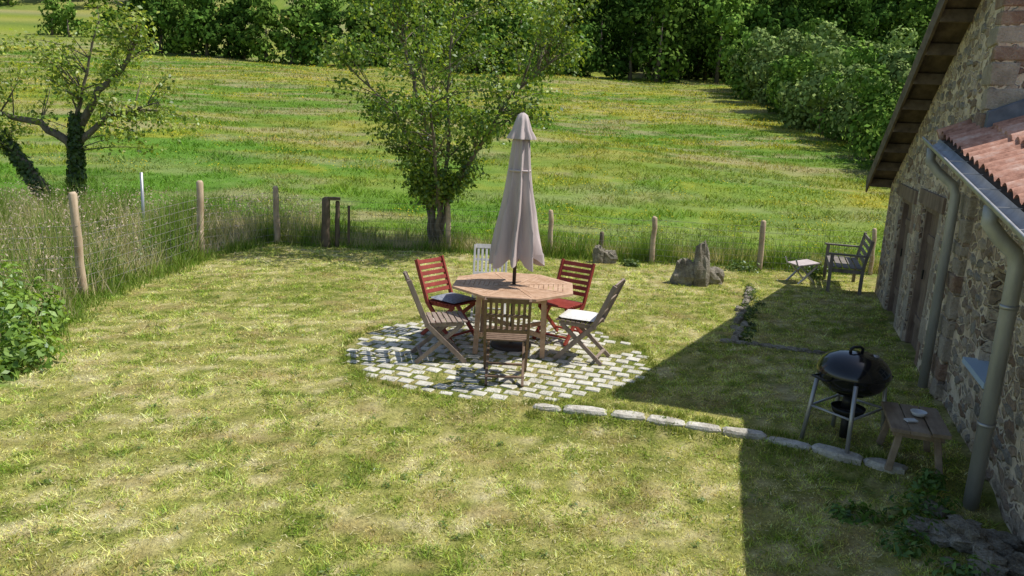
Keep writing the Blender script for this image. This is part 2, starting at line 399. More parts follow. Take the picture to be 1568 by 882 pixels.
dx, dy = np.cos(a)*L/2, np.sin(a)*L/2; px, py = -np.sin(a)*w_, np.cos(a)*w_
V = np.stack([np.stack([X-dx-px, Y-dy-py, Z-dz], 1), np.stack([X+dx-px, Y+dy-py, Z+dz], 1), np.stack([X+dx+px, Y+dy+py, Z+dz], 1), np.stack([X-dx+px, Y-dy+py, Z-dz], 1)], 1)
np_mesh('grass_clippings', V, 4, STRAW, pal(n, [(.42,.37,.17), (.66,.59,.34)], jit=.2))
n = 1000; X = rng.uniform(-7, 5, n); Y = rng.uniform(2.8, 14.5, n)
lx, ly = to_local(X, Y); k = (lawn_mask(X, Y) > .9) & (lx < -.1) & ~in_patio(X, Y, 1.1); X, Y = X[k], Y[k]
Vs = []; Cs = []
for x, y in zip(X, Y):
    m = rng.integers(6, 20); r = rng.uniform(.02, .09); z = float(tz(x, y))
    a = rng.random(m)*6.28; rr = r*np.sqrt(rng.random(m)); Cc = np.stack([x+np.cos(a)*rr, y+np.sin(a)*rr, z+.012+rng.random(m)*.025], 1)
    Vs.append(leaves(Cc, np.stack([np.cos(a)*.4, np.sin(a)*.4, np.ones(m)], 1)+rng.normal(0,.25,(m,3)), rng.uniform(.015,.04,m), .35)); Cs.append(pal(m, [(.10,.17,.03), (.22,.31,.06)]))
np_mesh('lawn_weeds', np.concatenate(Vs), 4, LEAF, np.concatenate(Cs))
def edge_tufts(name, XY, sp, n, h, cols):
    XY = np.array(XY); idx = rng.integers(0, len(XY), n); P = XY[idx]+rng.normal(0, sp, (n, 2))
    H = rng.uniform(.3, 1, n)*h*(.4+2.*np.abs(fbm(P[:,0], P[:,1], 2.3, 2, .5, 7)))
    np_mesh(name, blades(P[:,0], P[:,1], tz(P[:,0], P[:,1])-.005, H, .004+.0011*P[:,1]*rng.uniform(.5,1.1,n), .8), 3, TALLG, pal(n, cols, jit=.2))
GT = [(.14,.22,.035), (.24,.30,.06), (.38,.37,.13)]
tt = np.linspace(0, dist_[-1], 200); kx = np.interp(tt, dist_, [p[0] for p in kp]); ky = np.interp(tt, dist_, [p[1] for p in kp])
edge_tufts('kerb_grass', np.concatenate([np.stack([kx-.03, ky-.13], 1), np.stack([kx+.03, ky+.13], 1)]), .035, 4500, .055, GT)
aa = np.linspace(0, 2*np.pi, 200); edge_tufts('patio_edge_grass', np.stack([PC[0]+(PA+.03)*np.cos(aa), PC[1]+(PB+.03)*np.sin(aa)], 1), .035, 6000, .04, GT)
yy_ = np.linspace(7, 15, 200); xx_ = np.interp(yy_, BY, BX)
edge_tufts('fence_foot_grass', np.concatenate([np.stack([xx_+.05, yy_], 1), np.stack([np.linspace(-4.8, 6.5, 200), np.full(200, 15.)], 1)]), .13, 13000, .18, [(.12,.22,.03), (.2,.31,.045), (.36,.37,.13)])

# ------------------------------------------------------------------ meadow blades
n = 260000; u = rng.random(n); y0, y1 = 15.3, 99.; pw = .35
Y = (y0**pw+u*(y1**pw-y0**pw))**(1/pw); X = (rng.random(n)*2-1)*(.72*Y+1)
k = ~((X > 5.2+(Y-15)*.3) & (Y < 30)) | (X > 7); X, Y = X[k], Y[k]; n = len(X)
cl = fbm(X*.6, Y, .8, 3, .6, 61)*1.5
H = rng.uniform(.04, .15, n)*(1+1.4*np.clip(cl, -.6, 1)); W = .0014*Y*rng.uniform(.5, 1.3, n)+.003
br = rng.uniform(.75, 1.7, n); C = meadcol(X, Y)*np.stack([br*rng.uniform(.9,1.12,n), br, br*rng.uniform(.7,1.1,n)], 1)
np_mesh('meadow_grass', blades(X, Y, tz(X, Y)-.01, H, W, 2.2), 3, MEADB, C)
n = 50000; Y = 18+78*rng.random(n)**1.0; X = (rng.random(n)*2-1)*(.7*Y)
cl = fbm(X*.3, Y*1.1, .14, 4, .6, 23)+.5*fbm(X, Y, .5, 2, .5, 64)
k = cl > .28; X, Y = X[k], Y[k]; n = len(X)
Cc = np.stack([X, Y, tz(X, Y)+rng.uniform(.08, .22, n)], 1)
np_mesh('meadow_flowers', leaves(Cc, rng.normal(0,.5,(n,3))+[0,-.3,1], .016+.0011*Y, .9), 4, TALLG, pal(n, [(.55,.43,.02), (.76,.63,.06)]))

def tall(name, X, Y, hmin, hmax, cols, wk=.0011, lean=.5):
    n = len(X); cl = fbm(X, Y, .9, 2, .5, 71)*1.3
    H = rng.uniform(hmin, hmax, n)*(1+.9*np.clip(cl, -.6, .8)); W = wk*Y*rng.uniform(.5, 1.2, n)+.003
    ci = np.clip(.42+1.3*cl+rng.normal(0,.3,n), 0, .999)*(len(cols)-1); k = ci.astype(int); f = (ci-k)[:, None]; cc = np.array(cols)
    C = (cc[k]*(1-f)+cc[np.minimum(k+1, len(cols)-1)]*f)*rng.uniform(.65, 1.35, (n, 1))
    np_mesh(name, blades(X, Y, tz(X, Y)-.02, H, W, lean), 3, TALLG, C)
n = 46000; X = rng.uniform(-13, -4.4, n); Y = rng.uniform(6.2, 18.5, n)
k = (lawn_mask(X, Y) < .15) & (rng.random(n) < .35+.65*(Y > 8)); X, Y = X[k], Y[k]
tall('tall_grass', X, Y, .16, .72, [(.64,.54,.38), (.56,.48,.28), (.40,.39,.16), (.23,.31,.07), (.15,.24,.04)], lean=.75)
n = 26000; X = rng.uniform(-6, 7.5, n); Y = 15.0+rng.random(n)**1.4*2.2
tall('tall_grass', X, Y, .06, .42, [(.55,.47,.29), (.43,.39,.17), (.25,.31,.07), (.14,.24,.04)], lean=.8)
n = 11000; X = rng.uniform(-14, -4.5, n); Y = rng.uniform(8.5, 19, n)
cl = fbm(X, Y, .9, 2, .5, 71)*1.3; k = (lawn_mask(X, Y) < .1) & (cl < .15); X, Y = X[k], Y[k]; n = len(X)
Cc = np.stack([X, Y, tz(X, Y)+rng.uniform(.35, .8, n)], 1)
np_mesh('grass_seed_heads', leaves(Cc, rng.normal(0,.5,(n,3)), rng.uniform(.03,.07,n), .4), 4, TALLG, pal(n, [(.45,.35,.28), (.62,.50,.41)]))

# ------------------------------------------------------------------ fence
posts = [(-7.6,8.7,1.35,.055,W_POST), (-5.59,9.94,1.42,.058,W_POST), (-5.4,13.3,1.30,.062,W_POST), (-4.58,14.95,1.1,.055,W_POST),
         (-1.26,15.1,.95,.05,W_POST), (.72,15.3,.88,.05,W_POST), (2.66,14.95,.9,.055,W_POST), (4.72,14.8,.95,.055,W_POST), (6.9,14.9,.9,.05,W_POST)]
E = empty('wire_fence')
mb = MB()
def post(mb, x, y, h, r, m, tilt=(0,0)):
    ps = []; rs = []
    for k in range(6):
        f = k/5; ps.append((x+tilt[0]*f+rng.normal(0,.006), y+tilt[1]*f, -.1+(h+.07)*f)); rs.append(r*(1-.08*f)*rng.uniform(.92,1.06))
    ps.append((x+tilt[0], y+tilt[1], h)); rs.append(r*.6); mb.tube(ps, rs, m, 7)
for (x, y, h, r, m) in posts: post(mb, x, y, h, r*rng.uniform(.9,1.1), m, (rng.normal(-.03,.03), rng.normal(0,.02)))
post(mb, -3.62, 14.85, .95, .09, W_POSTD, (.0,0)); post(mb, -3.42, 14.95, .88, .05, W_POSTD)
mb.box((-3.5, 14.88, .93), (.3, .12, .05), W_POSTD, .2); mb.box((-3.2, 14.95, .4), (.05, .05, .8), W_POSTD, .2)
post(mb, 1.72, 15.35, .5, .05, W_POSTD)
mb.tube([(-6.8, 14.2, -.2), (-6.8, 14.2, 1.3)], .03, DMETAL, 6)
mb.obj('posts', E)
mb = MB(); line = [(p[0], p[1], p[2]) for p in posts]
for a, b in zip(line[:-1], line[1:]):
    L = math.dist(a[:2], b[:2]); A = Vector((a[0], a[1], 0)); B = Vector((b[0], b[1], 0))
    ht = min(a[2], b[2], 1.05)-.06
    for k in range(8):
        z = ht*(k+.4)/7.4; mb.tube([A+Vector((0,-.05,z)), (A+B)/2+Vector((0,-.05,z-.012)), B+Vector((0,-.05,z))], .0028, WIRE, 3, False)
    m = int(L/.15)
    for k in range(m):
        p = A.lerp(B, (k+.5)/m); mb.tube([p+Vector((0,-.05,.03)), p+Vector((0,-.05,ht))], .002, WIRE, 3, False)
mb.obj('wires', E)

# ------------------------------------------------------------------ table + parasol
TC = (0.02, 8.85)
E = empty('octagonal_garden_table', (*TC, 0), math.radians(-3)); mb = MB()
R = .735; zt = .75; th = .026
def wedge_board(r0, r1, a0, a1, z0, z1, mat):
    vs = []
    for z in (z0, z1):
        for r, a in ((r0, a0), (r1, a0), (r1, a1), (r0, a1)):
            vs.append((r*math.cos(a), r*math.sin(a), z))
    mb.add(vs, [(3,2,1,0),(4,5,6,7),(0,1,5,4),(1,2,6,5),(2,3,7,6),(3,0,4,7)], mat)
for k in range(8):
    a0 = math.radians(22.5+45*k); a1 = a0+math.radians(45)
    wedge_board(R-.07, R, a0+.001, a1-.001, zt-th, zt, W_TEAK)
    r = R-.078
    while r > .10:
        g = .03/r; wedge_board(r-.052, r, a0+g, a1-g, zt-th+.002, zt-.002, W_TEAK); r -= .060
    c, s_ = math.cos(a0), math.sin(a0)
    mb.beam((.06*c, .06*s_, zt-th/2), ((R-.072)*c, (R-.072)*s_, zt-th/2), .045, th-.001, W_TEAK, ref=(-s_, c, 0))
mb.lathe([(.03,-.02), (.085,-.02), (.085,.003), (.03,.003)], (0,0,zt), W_TEAK, 16)
mb.obj('top', E)
mb = MB()
for sx in (-1, 1):
    for sy in (-1, 1):
        mb.beam((sx*.36, sy*.36, zt-th-.002), (sx*.38, sy*.38, 0.01), .055, .055, W_TEAK)
    mb.beam((sx*.37, -.36, zt-.075), (sx*.37, .36, zt-.075), .025, .08, W_TEAK)
    mb.beam((-.36, sx*.37, zt-.076), (.36, sx*.37, zt-.076), .08, .025, W_TEAK, ref=(0,0,1))
mb.beam((-.37,-.37,.22), (.37,.37,.22), .05, .03, W_TEAK, ref=(0,0,1)); mb.beam((.37,-.37,.255), (-.37,.37,.255), .05, .03, W_TEAK, ref=(0,0,1))
mb.obj('legs', E, bevel=.003)

E = empty('closed_parasol', (TC[0], TC[1], 0)); mb = MB()
mb.tube([(0,0,0.02), (0,0,2.66)], .021, POLE, 10)
mb.lathe([(.0,.06),(.05,.06),(.22,.05),(.24,.03),(.24,.0)], (0,0,.01), POLE, 20)
mb.tube([(0,0,2.66),(0,0,2.70)], [.025,.012], POLE, 10)
mb.obj('pole', E)
mb = MB()
def fold(a, z):
    k = max(0., min(1., (2.5-z)/1.1))
    return 1+(.14+.27*k)*(1-2*abs(math.sin(4*a+.5*math.sin(2.2*z))))*.9 + .10*k*math.sin(3*a+z*2)+.07*math.sin(13*a+z*4)*k
prof = [(.0275,2.52),(.07,2.47),(.085,2.40),(.10,2.2),(.115,2.0),(.135,1.8),(.16,1.6),(.185,1.4),(.21,1.22),(.235,1.12)]
mb.lathe(prof, (0,0,0), CANVAS, 120, fold)
n = 120; vs = []; fs = []
for i in range(4):
    for k in range(n):
        a = 2*math.pi*k/n; z = 1.12-.09*i/3*(1+.55*math.cos(8*a+.4)+.3*math.sin(5*a)); r = (.235+.012*i/3)*fold(a, 1.12)
        vs.append((r*math.cos(a), r*math.sin(a), z))
for i in range(3):
    for k in range(n): fs.append((i*n+k, i*n+(k+1) % n, (i+1)*n+(k+1) % n, (i+1)*n+k))
mb.add(vs, fs, CANVAS, True)
mb.lathe([(.02,2.69),(.055,2.665),(.075,2.60),(.10,2.50),(.135,2.43),(.14,2.405)], (0,0,0), CANVAS, 64, lambda a, z: 1+.2*math.cos(8*a+.5)*min(1, (2.69-z)*4))
mb.tube([(.117*math.cos(a), .117*math.sin(a), 2.06) for a in np.linspace(0, 2*math.pi, 25)], .012, CANVAS, 6)
mb.obj('canopy', E)

# ------------------------------------------------------------------ chairs
def chair(x, y, face_deg, mat, style='V', cushion=None, name='folding_chair'):
    E = empty(name, (x, y, -.006), math.radians(face_deg-90)); mb = MB()
    z0 = .018
    for sx in (-1, 1):
        X = sx*.215
        mb.beam((X, .27, z0), (X, -.16, .45), .028, .05, mat); mb.beam((X, -.155, .44), (X, -.36, .93), .028, .05, mat)
        X2 = sx*.183
        mb.beam((X2, -.27, z0), (X2, .22, .43), .026, .045, mat)
        mb.beam((sx*.183, -.18, .43), (sx*.183, .25, .44), .02, .035, mat)
    for yy, zz in ((.2, .095), (-.2, .09)):
        mb.beam((-.2, yy, zz), (.2, yy, zz), .02, .035, mat, ref=(0,0,1))
    for k in range(8):
        yy = -.15+.058*k; mb.box((0, yy, .462+.002*k), (.44, .046, .016), mat)
    def bp(t): return (-.16-.2*t*1.0-.0, .47+.46*t)
    if style == 'H':
        for k in range(6):
            t = .2+.145*k; yy, zz = bp(t); mb.beam((-.205, yy+.0, zz), (.205, yy, zz), .048, .016, mat, ref=(0,-.4,.92))
    else:
        for t, w in ((.97, .06), (.60, .03), (.22, .045)):
            yy, zz = bp(t); mb.beam((-.205, yy-(.008 if t == .6 else 0), zz), (.205, yy-(.008 if t == .6 else 0), zz), w, .02, mat, ref=(0,-.4,.92))
        a = bp(.25); b = bp(.92)
        for k in range(7):
            X = -.165+.055*k; mb.beam((X, a[0], a[1]), (X, b[0], b[1]), .03, .012, mat)
    mb.obj('frame', E, bevel=.003)
    if cushion:
        mb = MB(); vs = []; fs = []; N = 10
        for s_ in (0, 1):
            for i in range(N+1):
                for j in range(N+1):
                    a = i/N*2-1; b = j/N*2-1; e = (1-abs(a)**5)*(1-abs(b)**5)
                    vs.append((a*.205, .055+b*.205, .503+(.026*e if s_ else -.018*e)))
        M = (N+1)**2
        for i in range(N):
            for j in range(N):
                q = i*(N+1)+j; fs.append((q, q+N+1, q+N+2, q+1)); fs.append((M+q, M+q+1, M+q+N+2, M+q+N+1))
        mb.add(vs, fs, cushion, True); mb.obj('cushion', E)
chair(-.03, 7.72, 90, W_BROWN, 'V')
chair(-.78, 8.28, 14, W_GREY, 'V')
chair(-.74, 9.12, -38, W_RED, 'H', CUSH_D)
chair(-.30, 10.1, -88, W_WHITE, 'V')
chair(.62, 9.3, -122, W_RED, 'H')
chair(.84, 8.55, 160, W_GREY, 'V', CUSH_W)

# ------------------------------------------------------------------ barbecue
E = empty('kettle_barbecue', (3.0, 6.52, 0), .3); mb = MB(); E.scale = (1.04, 1.04, .86)
mb.lathe([(.0,.50),(.09,.505),(.18,.545),(.245,.61),(.28,.69),(.287,.735),(.292,.74),(.28,.745)], (0,0,0), ENAMEL, 40)
mb.lathe([(.295,.742),(.293,.765),(.283,.80),(.255,.855),(.205,.905),(.13,.94),(.06,.952),(.0,.955)], (0,0,0), ENAMEL, 40)
mb.tube([(-.06,0,.95),(-.06,0,.985),(-.03,0,1.005),(.03,0,1.005),(.06,0,.985),(.06,0,.95)], .013, BLACKP, 8)
mb.lathe([(.035,.0),(.035,.012),(.0,.014)], (.12,-.08,.925), DMETAL, 12)
for sx in (-1, 1):
    mb.tube([(sx*.28,-.08,.70),(sx*.345,-.07,.70),(sx*.345,.07,.70),(sx*.28,.08,.70)], .011, BLACKP, 8)
for a in (-12, 160, 235, 65):
    c, s_ = math.cos(math.radians(a)), math.sin(math.radians(a))
    mb.tube([(c*.285, s_*.285, .70), (c*.35, s_*.35, -.02)], .018, DMETAL, 8)
for a, b in ((65,160), (160,235), (235,-12), (-12,65)):
    p = [(math.cos(math.radians(q))*.315, math.sin(math.radians(q))*.315, .36) for q in (a, b)]; mb.tube(p, .012, DMETAL, 6)
mb.tube([(0,0,.50),(0,0,.36)], [.05,.06], BLACKP, 14); mb.lathe([(.0,.31),(.12,.31),(.14,.37),(.135,.37)], (0,0,0), BLACKP, 20)
mb.tube([(0,0,.31),(0,0,.04)], .04, BLACKP, 10)
mb.obj('kettle_and_legs', E)

E = empty('low_wooden_bench', (3.40, 6.16, 0), ANG); mb = MB()
for k in range(3): mb.box((-.15+.15*k, 0, .37+rng.normal(0,.003)), (.143, .68, .035), W_STOOL, jit=.003)
for sy in (-1, 1):
    for sx in (-1, 1): mb.beam((sx*.13, sy*.24, .352), (sx*.19, sy*.29, 0), .05, .05, W_STOOL)
    mb.beam((-.19, sy*.25, .32), (.19, sy*.25, .32), .06, .03, W_STOOL, ref=(0,0,1))
mb.obj('top_and_legs', E, bevel=.005)
mb = MB(); mb.lathe([(.0,0),(.045,0),(.065,.035),(.06,.035),(.04,.01),(0,.008)], (.03,.05,.39), WPAINT, 20); mb.box((-.05,-.12,.395), (.09,.06,.012), WPAINT, .4); mb.obj('ashtray', E)

E = empty('garden_bench', (5.78, 13.55, 0), ANG+math.radians(90)); mb = MB()
for sx in (-1, 1):
    X = sx*.6
    mb.beam((X, .25, 0), (X, .25, .64), .055, .055, W_OLD); mb.beam((X, -.25, 0), (X, -.25, .45), .055, .055, W_OLD); mb.beam((X, -.25, .44), (X, -.34, .92), .055, .05, W_OLD)
    mb.beam((X, -.30, .655), (X, .31, .655), .06, .03, W_OLD); mb.beam((X, -.25, .38), (X, .25, .38), .03, .06, W_OLD)
for k in range(5): mb.box((0, -.2+.105*k, .44), (1.26, .085, .022), W_OLD)
for k in range(4): mb.beam((-.6, -.27-.022*k, .54+.11*k), (.6, -.27-.022*k, .54+.11*k), .07, .02, W_OLD, ref=(0,0,1))
mb.beam((-.57,.25,.38), (.57,.25,.38), .07, .025, W_OLD, ref=(0,0,1))
mb.obj('frame_and_slats', E, bevel=.004)
E = empty('folding_stool', (5.15, 13.75, 0), math.radians(15)); mb = MB()
for sy in (-1, 1):
    mb.beam((-.18, sy*.17, 0), (.17, sy*.17, .34), .025, .03, DMETAL); mb.beam((.18, sy*.15, 0), (-.17, sy*.15, .34), .025, .03, DMETAL)
mb.beam((-.2,0,.33), (.2,0,.38), .38, .02, CANVAS, ref=(0,1,0))
mb.beam((-.22,-.16,.33), (-.27,-.16,.44), .02,.02, DMETAL); mb.beam((-.22,.16,.33), (-.27,.16,.44), .02,.02, DMETAL)
mb.obj('stool', E)

# rocks
mb = MB(); rock_mesh(mb, (3.18,13.05,.28), (.17,.13,.50), ROCK, 12, 18, .3, .7, .6, .4); rock_mesh(mb, (2.92,13.12,.14), (.23,.17,.34), ROCK, 2, 18, -.4, .8, .5, .4); rock_mesh(mb, (3.46,13.3,.08), (.24,.14,.2), ROCK, 5, 18, .3, .8)
mb.obj('standing_rock')
mb = MB(); rock_mesh(mb, (1.62,14.7,.14), (.12,.1,.22), ROCK, 7, 14, 0, 1.); rock_mesh(mb, (1.82,14.72,.09), (.15,.1,.16), ROCK, 8, 14, 0, 1.); mb.obj('garden_rock')
mb = MB()
for k in range(42):
    x = 3.24+rng.normal(0,.14); y = 4.7+rng.normal(0,.34); r = rng.uniform(.03,.11); rock_mesh(mb, (x, y, -.08+r*.4+max(0,.1-abs(x-3.25)*.4)*rng.random()), (r*1.3, r, r*.6), ROCK, k*1.3, 10, k, 1., .8)
mb.obj('rubble_pile')
mb = MB()
for k in range(11):
    f = k/10; rock_mesh(mb, (2.78+1.45*f, 9.55-.45*f, .0), (rng.uniform(.08,.13),.07,.045), ROCK, k*2.1, 10, -.3+rng.normal(0,.1))
for k in range(22):
    f = k/21; rock_mesh(mb, (2.9+1.05*f+rng.normal(0,.03), 9.65+3.2*f, .0), (.1,.06,rng.uniform(.03,.09)), ROCK, k*2.7, 10, 1.2)
mb.obj('border_stones')

# ------------------------------------------------------------------ farmhouse
H = empty('stone_farmhouse', HO, ANG)
def prism_yz(mb, prof, x0, x1, mat):
    n = len(prof); vs = [(x0, y, z) for y, z in prof]+[(x1, y, z) for y, z in prof]
    fs = [tuple(range(n-1, -1, -1)), tuple(range(n, 2*n))]+[(k, (k+1) % n, n+(k+1) % n, n+k) for k in range(n)]
    mb.add(vs, fs, mat)
def wall_with_holes(mb, y0, y1, ztop, holes, x0, x1, mat, z0=-.4):
    ys = sorted(set([y0, y1]+[h[0] for h in holes]+[h[1] for h in holes]))
    for a, b in zip(ys[:-1], ys[1:]):
        hh = [h for h in holes if h[0] <= a+1e-6 and h[1] >= b-1e-6]
        if not hh: prism_yz(mb, [(a, z0), (b, z0), (b, ztop(b)), (a, ztop(a))], x0, x1, mat)
        else:
            h = hh[0]
            if h[2] > z0+.01: prism_yz(mb, [(a, z0), (b, z0), (b, h[2]), (a, h[2])], x0, x1, mat)
            prism_yz(mb, [(a, h[3]), (b, h[3]), (b, ztop(b)), (a, ztop(a))], x0, x1, mat)
rk = lambda y: 4.62-.487*y
doors = [(1.35, 2.45, -.4, 1.82), (3.25, 4.35, -.4, 1.76)]
mb = MB(); wall_with_holes(mb, 0, 5.7, rk, doors, 0, .55, STONEWALL)
prism_yz(mb, [(0.002, -.4), (.55, -.4), (.55, rk(.55)), (0.002, rk(0.002))], .552, 8, STONEWALL)
prism_yz(mb, [(5.15, -.4), (5.7, -.4), (5.7, rk(5.7)), (5.15, rk(5.15))], .552, 8, STONEWALL)
mb.obj('gable_walls', H)
# individual stones standing proud of the mortar
mb = MB()
def proud(y, z, x0, sc_=1.):
    hy, hz = rng.uniform(.05, .13)*sc_, rng.uniform(.03, .065)*sc_; n = 7; vs = []; ph = rng.random()*6.28
    for (k, xx) in ((1., x0+.02), (.95, x0-.004), (.7, x0-rng.uniform(.010, .022))):
        for q in range(n):
            an = 2*math.pi*q/n; jj = 1+.22*math.sin(an*2+ph)+.12*math.sin(an*3+ph*2)
            vs.append((xx, y+math.cos(an)*hy*k*jj, z+math.sin(an)*hz*k*jj))
    mb.add(vs, [tuple(2*n+q for q in range(n-1, -1, -1))]+[(l*n+q, (l+1)*n+q, (l+1)*n+(q+1) % n, l*n+(q+1) % n) for l in (0, 1) for q in range(n)], [WS1, WS2, WS3][rng.integers(0, 3)])
WS1 = stone('wall_stone_brown', (.20,.14,.10), (.36,.27,.20), (.50,.40,.31), 6, 1., .04); WS2 = stone('wall_stone_grey', (.22,.195,.165), (.38,.34,.285), (.55,.49,.41), 6, 1., .04); WS3 = stone('wall_stone_buff', (.34,.27,.19), (.54,.44,.33), (.68,.58,.45), 6, 1., .04)
z = .08
while z < 4.4:
    y = .5+rng.uniform(0,.2)
    while y < 5.6:
        if z < rk(y)-.15 and not any(a-.35 < y < b+.35 and z < z1+.28 for a, b, z0, z1 in doors) and rng.random() < .8: proud(y+rng.normal(0,.02), z+rng.normal(0,.02), 0.)
        y += rng.uniform(.2, .32)
    z += rng.uniform(.12, .17)
z = .05
while z < 2.3:
    y = -.25
    while y > -4.6:
        if z < 2.4+.135*y and not (-1.9 < y < -.9 and .6 < z < 1.75) and rng.random() < .8: proud(y+rng.normal(0,.02), z+rng.normal(0,.02), .06)
        y -= rng.uniform(.2, .32)
    z += rng.uniform(.12, .17)
mb.obj('wall_stones', H)
mb = MB()
for (a, b, z0, z1) in doors:
    n = 6
    for k in range(n):
        w = (b-a-.16)/n; mb.box((.12, a+.08+w*(k+.5), (z1-.08)/2-.02), (.035, w-.012, z1-.1), W_DOOR)
    mb.box((.145, (a+b)/2, z1/2), (.01, b-a-.1, z1), BLACKP)
    mb.box((.08, a+.04, z1/2), (.09, .076, z1), W_DOOR); mb.box((.08, b-.04, z1/2), (.09, .076, z1), W_DOOR); mb.box((.08, (a+b)/2, z1-.04), (.088, b-a-.166, .078), W_DOOR)
    for zz in (.35, 1.4): mb.box((.096, (a+b)/2, zz), (.02, b-a-.17, .1), W_DOOR)
    mb.box((.075, b-.25, .95), (.02, .03, .12), BLACKP)
    mb.box((.02, (a+b)/2, z1+.09), (.10, b-a+.5, .18), W_DOOR)
mb.obj('doors', H)
mb = MB()
for (a, b, z0, z1) in doors:
    for e, sg in ((a, -1), (b, 1)):
        z = 0.; k = 0
        while z < z1-.1:
            hh = min(rng.uniform(.2, .32), z1-z); w = (.28 if k % 2 else .16)
            mb.box((.1, e+sg*w/2, z+hh/2), (.215, w-.012, hh-.012), QUOIN_R if rng.random() < .3 else QUOIN_G, jit=.004); z += hh; k += 1
mb.obj('door_jambs', H, bevel=.008)
mb = MB(); z = 0.; k = 0
while z < 4.3:
    hh = rng.uniform(.14, .27); w = .40 if k % 2 else .22; w2 = .22 if k % 2 else .40
    mt = QUOIN_R if rng.random() < .45 else QUOIN_G
    mb.box((w2/2-.014, w/2-.016, z+hh/2), (w2, w, hh-.022), mt, jit=.009); z += hh; k += 1
mb.obj('quoins', H, bevel=.018)
mb = MB()
def rz_(y): return rk(y)+.10
prism_yz(mb, [(-.15, rz_(-.15)), (6.05, rz_(6.05)), (6.05, rz_(6.05)+.03), (-.15, rz_(-.15)+.03)], -.34, 8.2, W_ROOF)
ny_, nx_ = 18, 130
vs = []; fs = []
for i in range(ny_*2):
    c_ = (i+1)//2; y = -.2+6.25*c_/ny_; up = .03 if i % 2 == 0 else 0.0
    for j in range(nx_):
        x = -.30+8.5*j/(nx_-1); vs.append((x, y, rz_(y)+.04+up+.045*abs(math.sin(x*math.pi/.2))))
for i in range(ny_*2-1):
    for j in range(nx_-1): q = i*nx_+j; fs.append((q, q+1, q+nx_+1, q+nx_))
mb.add(vs, fs, TILE)
for yy in np.arange(.15, 6., .62):
    z = rz_(yy)-.07; mb.box((-.08, yy, z), (.48, .10, .13), W_ROOF)
mb.beam((-.335, -.15, rz_(-.15)+.01), (-.335, 6.05, rz_(6.05)+.01), .03, .24, W_ROOF)
mb.obj('main_roof', H)
mb = MB()
gz = lambda a: 2.50+.13*a
win = [(-1.75, -1.05, .74, 1.60)]
wall_with_holes(mb, -7.5, -.002, lambda a: gz(a)+.12, win, .06, .6, STONEWALL)
mb.obj('wing_wall', H)
mb = MB(); a, b, z0, z1 = win[0]
mb.box((.05, (a+b)/2, z0-.02), (.20, b-a+.1, .05), BSILL)
mb.box((.25, (a+b)/2, (z0+z1)/2), (.01, b-a, z1-z0), GLASS)
for yy in (a+.03, (a+b)/2, b-.03): mb.box((.23, yy, (z0+z1)/2), (.04, .055, z1-z0), WPAINT)
for zz in (z0+.03, (z0+z1)/2, z1-.03): mb.box((.228, (a+b)/2, zz), (.03, b-a, .05), WPAINT)
mb.obj('wing_window', H)
mb = MB(); vs = []; fs = []; ns = 26; na = 380; q0, q1 = -.30, 4.2; sl = .44
for i in range(ns):
    c_ = (i+1)//2; q = q0+(q1-q0)*c_/(ns/2); up = .028 if i % 2 == 0 else 0.
    for j in range(na):
        a = .42-7.9*j/(na-1)
        w = abs(math.sin(a*math.pi/.19)); st = mnoise.noise(Vector((math.floor(a/.19)*3.3, c_*2.1, 0)))*.02
        vs.append((q+st, a, gz(a)+.10+sl*(q-q0)+up+.055*w**.8+st*.4))
for i in range(ns-1):
    for j in range(na-1): k = i*na+j; fs.append((k, k+na, k+na+1, k+1))
mb.add(vs, fs, TILE)
def slab(q0, q1, a0, a1, dz0, dz1, mat):
    vs = [(q, a, gz(a)+sl*(q+.30)+d) for d in (dz0, dz1) for q, a in ((q0,a0),(q1,a0),(q1,a1),(q0,a1))]
    mb.add(vs, [(3,2,1,0),(4,5,6,7),(0,1,5,4),(1,2,6,5),(2,3,7,6),(3,0,4,7)], mat)
slab(-.28, 4.2, -7.5, .0, .04, .07, W_ROOF)
slab(-.28, -.01, .002, .40, .04, .07, W_ROOF)
slab(.0, 4.0, -.12, -.02, .15, .30, SLATE)
mb.tube([(-.30, .42, gz(.42)+.12), (-.02, .42, gz(.42)+.24)], .07, TILE, 10)
mb.obj('wing_roof', H)
mb = MB(); n = 10; vs = []; fs = []
for a in np.linspace(.46, -7.5, 30):
    for k in range(n+1):
        an = math.pi+math.pi*k/n; vs.append((-.36+.075*math.cos(an), a, gz(a)+.09+.075*math.sin(an)))
for i in range(29):
    for k in range(n): q = i*(n+1)+k; fs.append((q, q+1, q+n+2, q+n+1))
mb.add(vs, fs, ZINC, True)
mb.tube([(-.437, .46, gz(.46)+.09), (-.437, -7.5, gz(-7.5)+.09)], .011, ZINC, 8)
for a in np.arange(.2, -7, -.6): mb.beam((-.44, a, gz(a)+.095), (-.28, a, gz(a)+.1), .02, .006, ZINC, ref=(0,1,0))
mb.tube([(-.36,.30,2.55),(-.36,.30,2.42),(-.28,.28,2.32),(-.13,.25,2.20),(-.09,.24,2.10),(-.09,.24,.05)], .048, ZINC, 14)
a = -2.4; mb.tube([(-.36,a,gz(a)+.02),(-.36,a,gz(a)-.1),(-.28,a,gz(a)-.2),(-.17,a,gz(a)-.3),(-.14,a,gz(a)-.4),(-.14,a,-.1)], .056, ZINC, 16)
for z in (.6, 1.5): mb.lathe([(.06,-.015),(.062,-.015),(.062,.015),(.06,.015)], (-.14, a, z), DMETAL, 16)
mb.obj('gutter_and_downpipes', H)

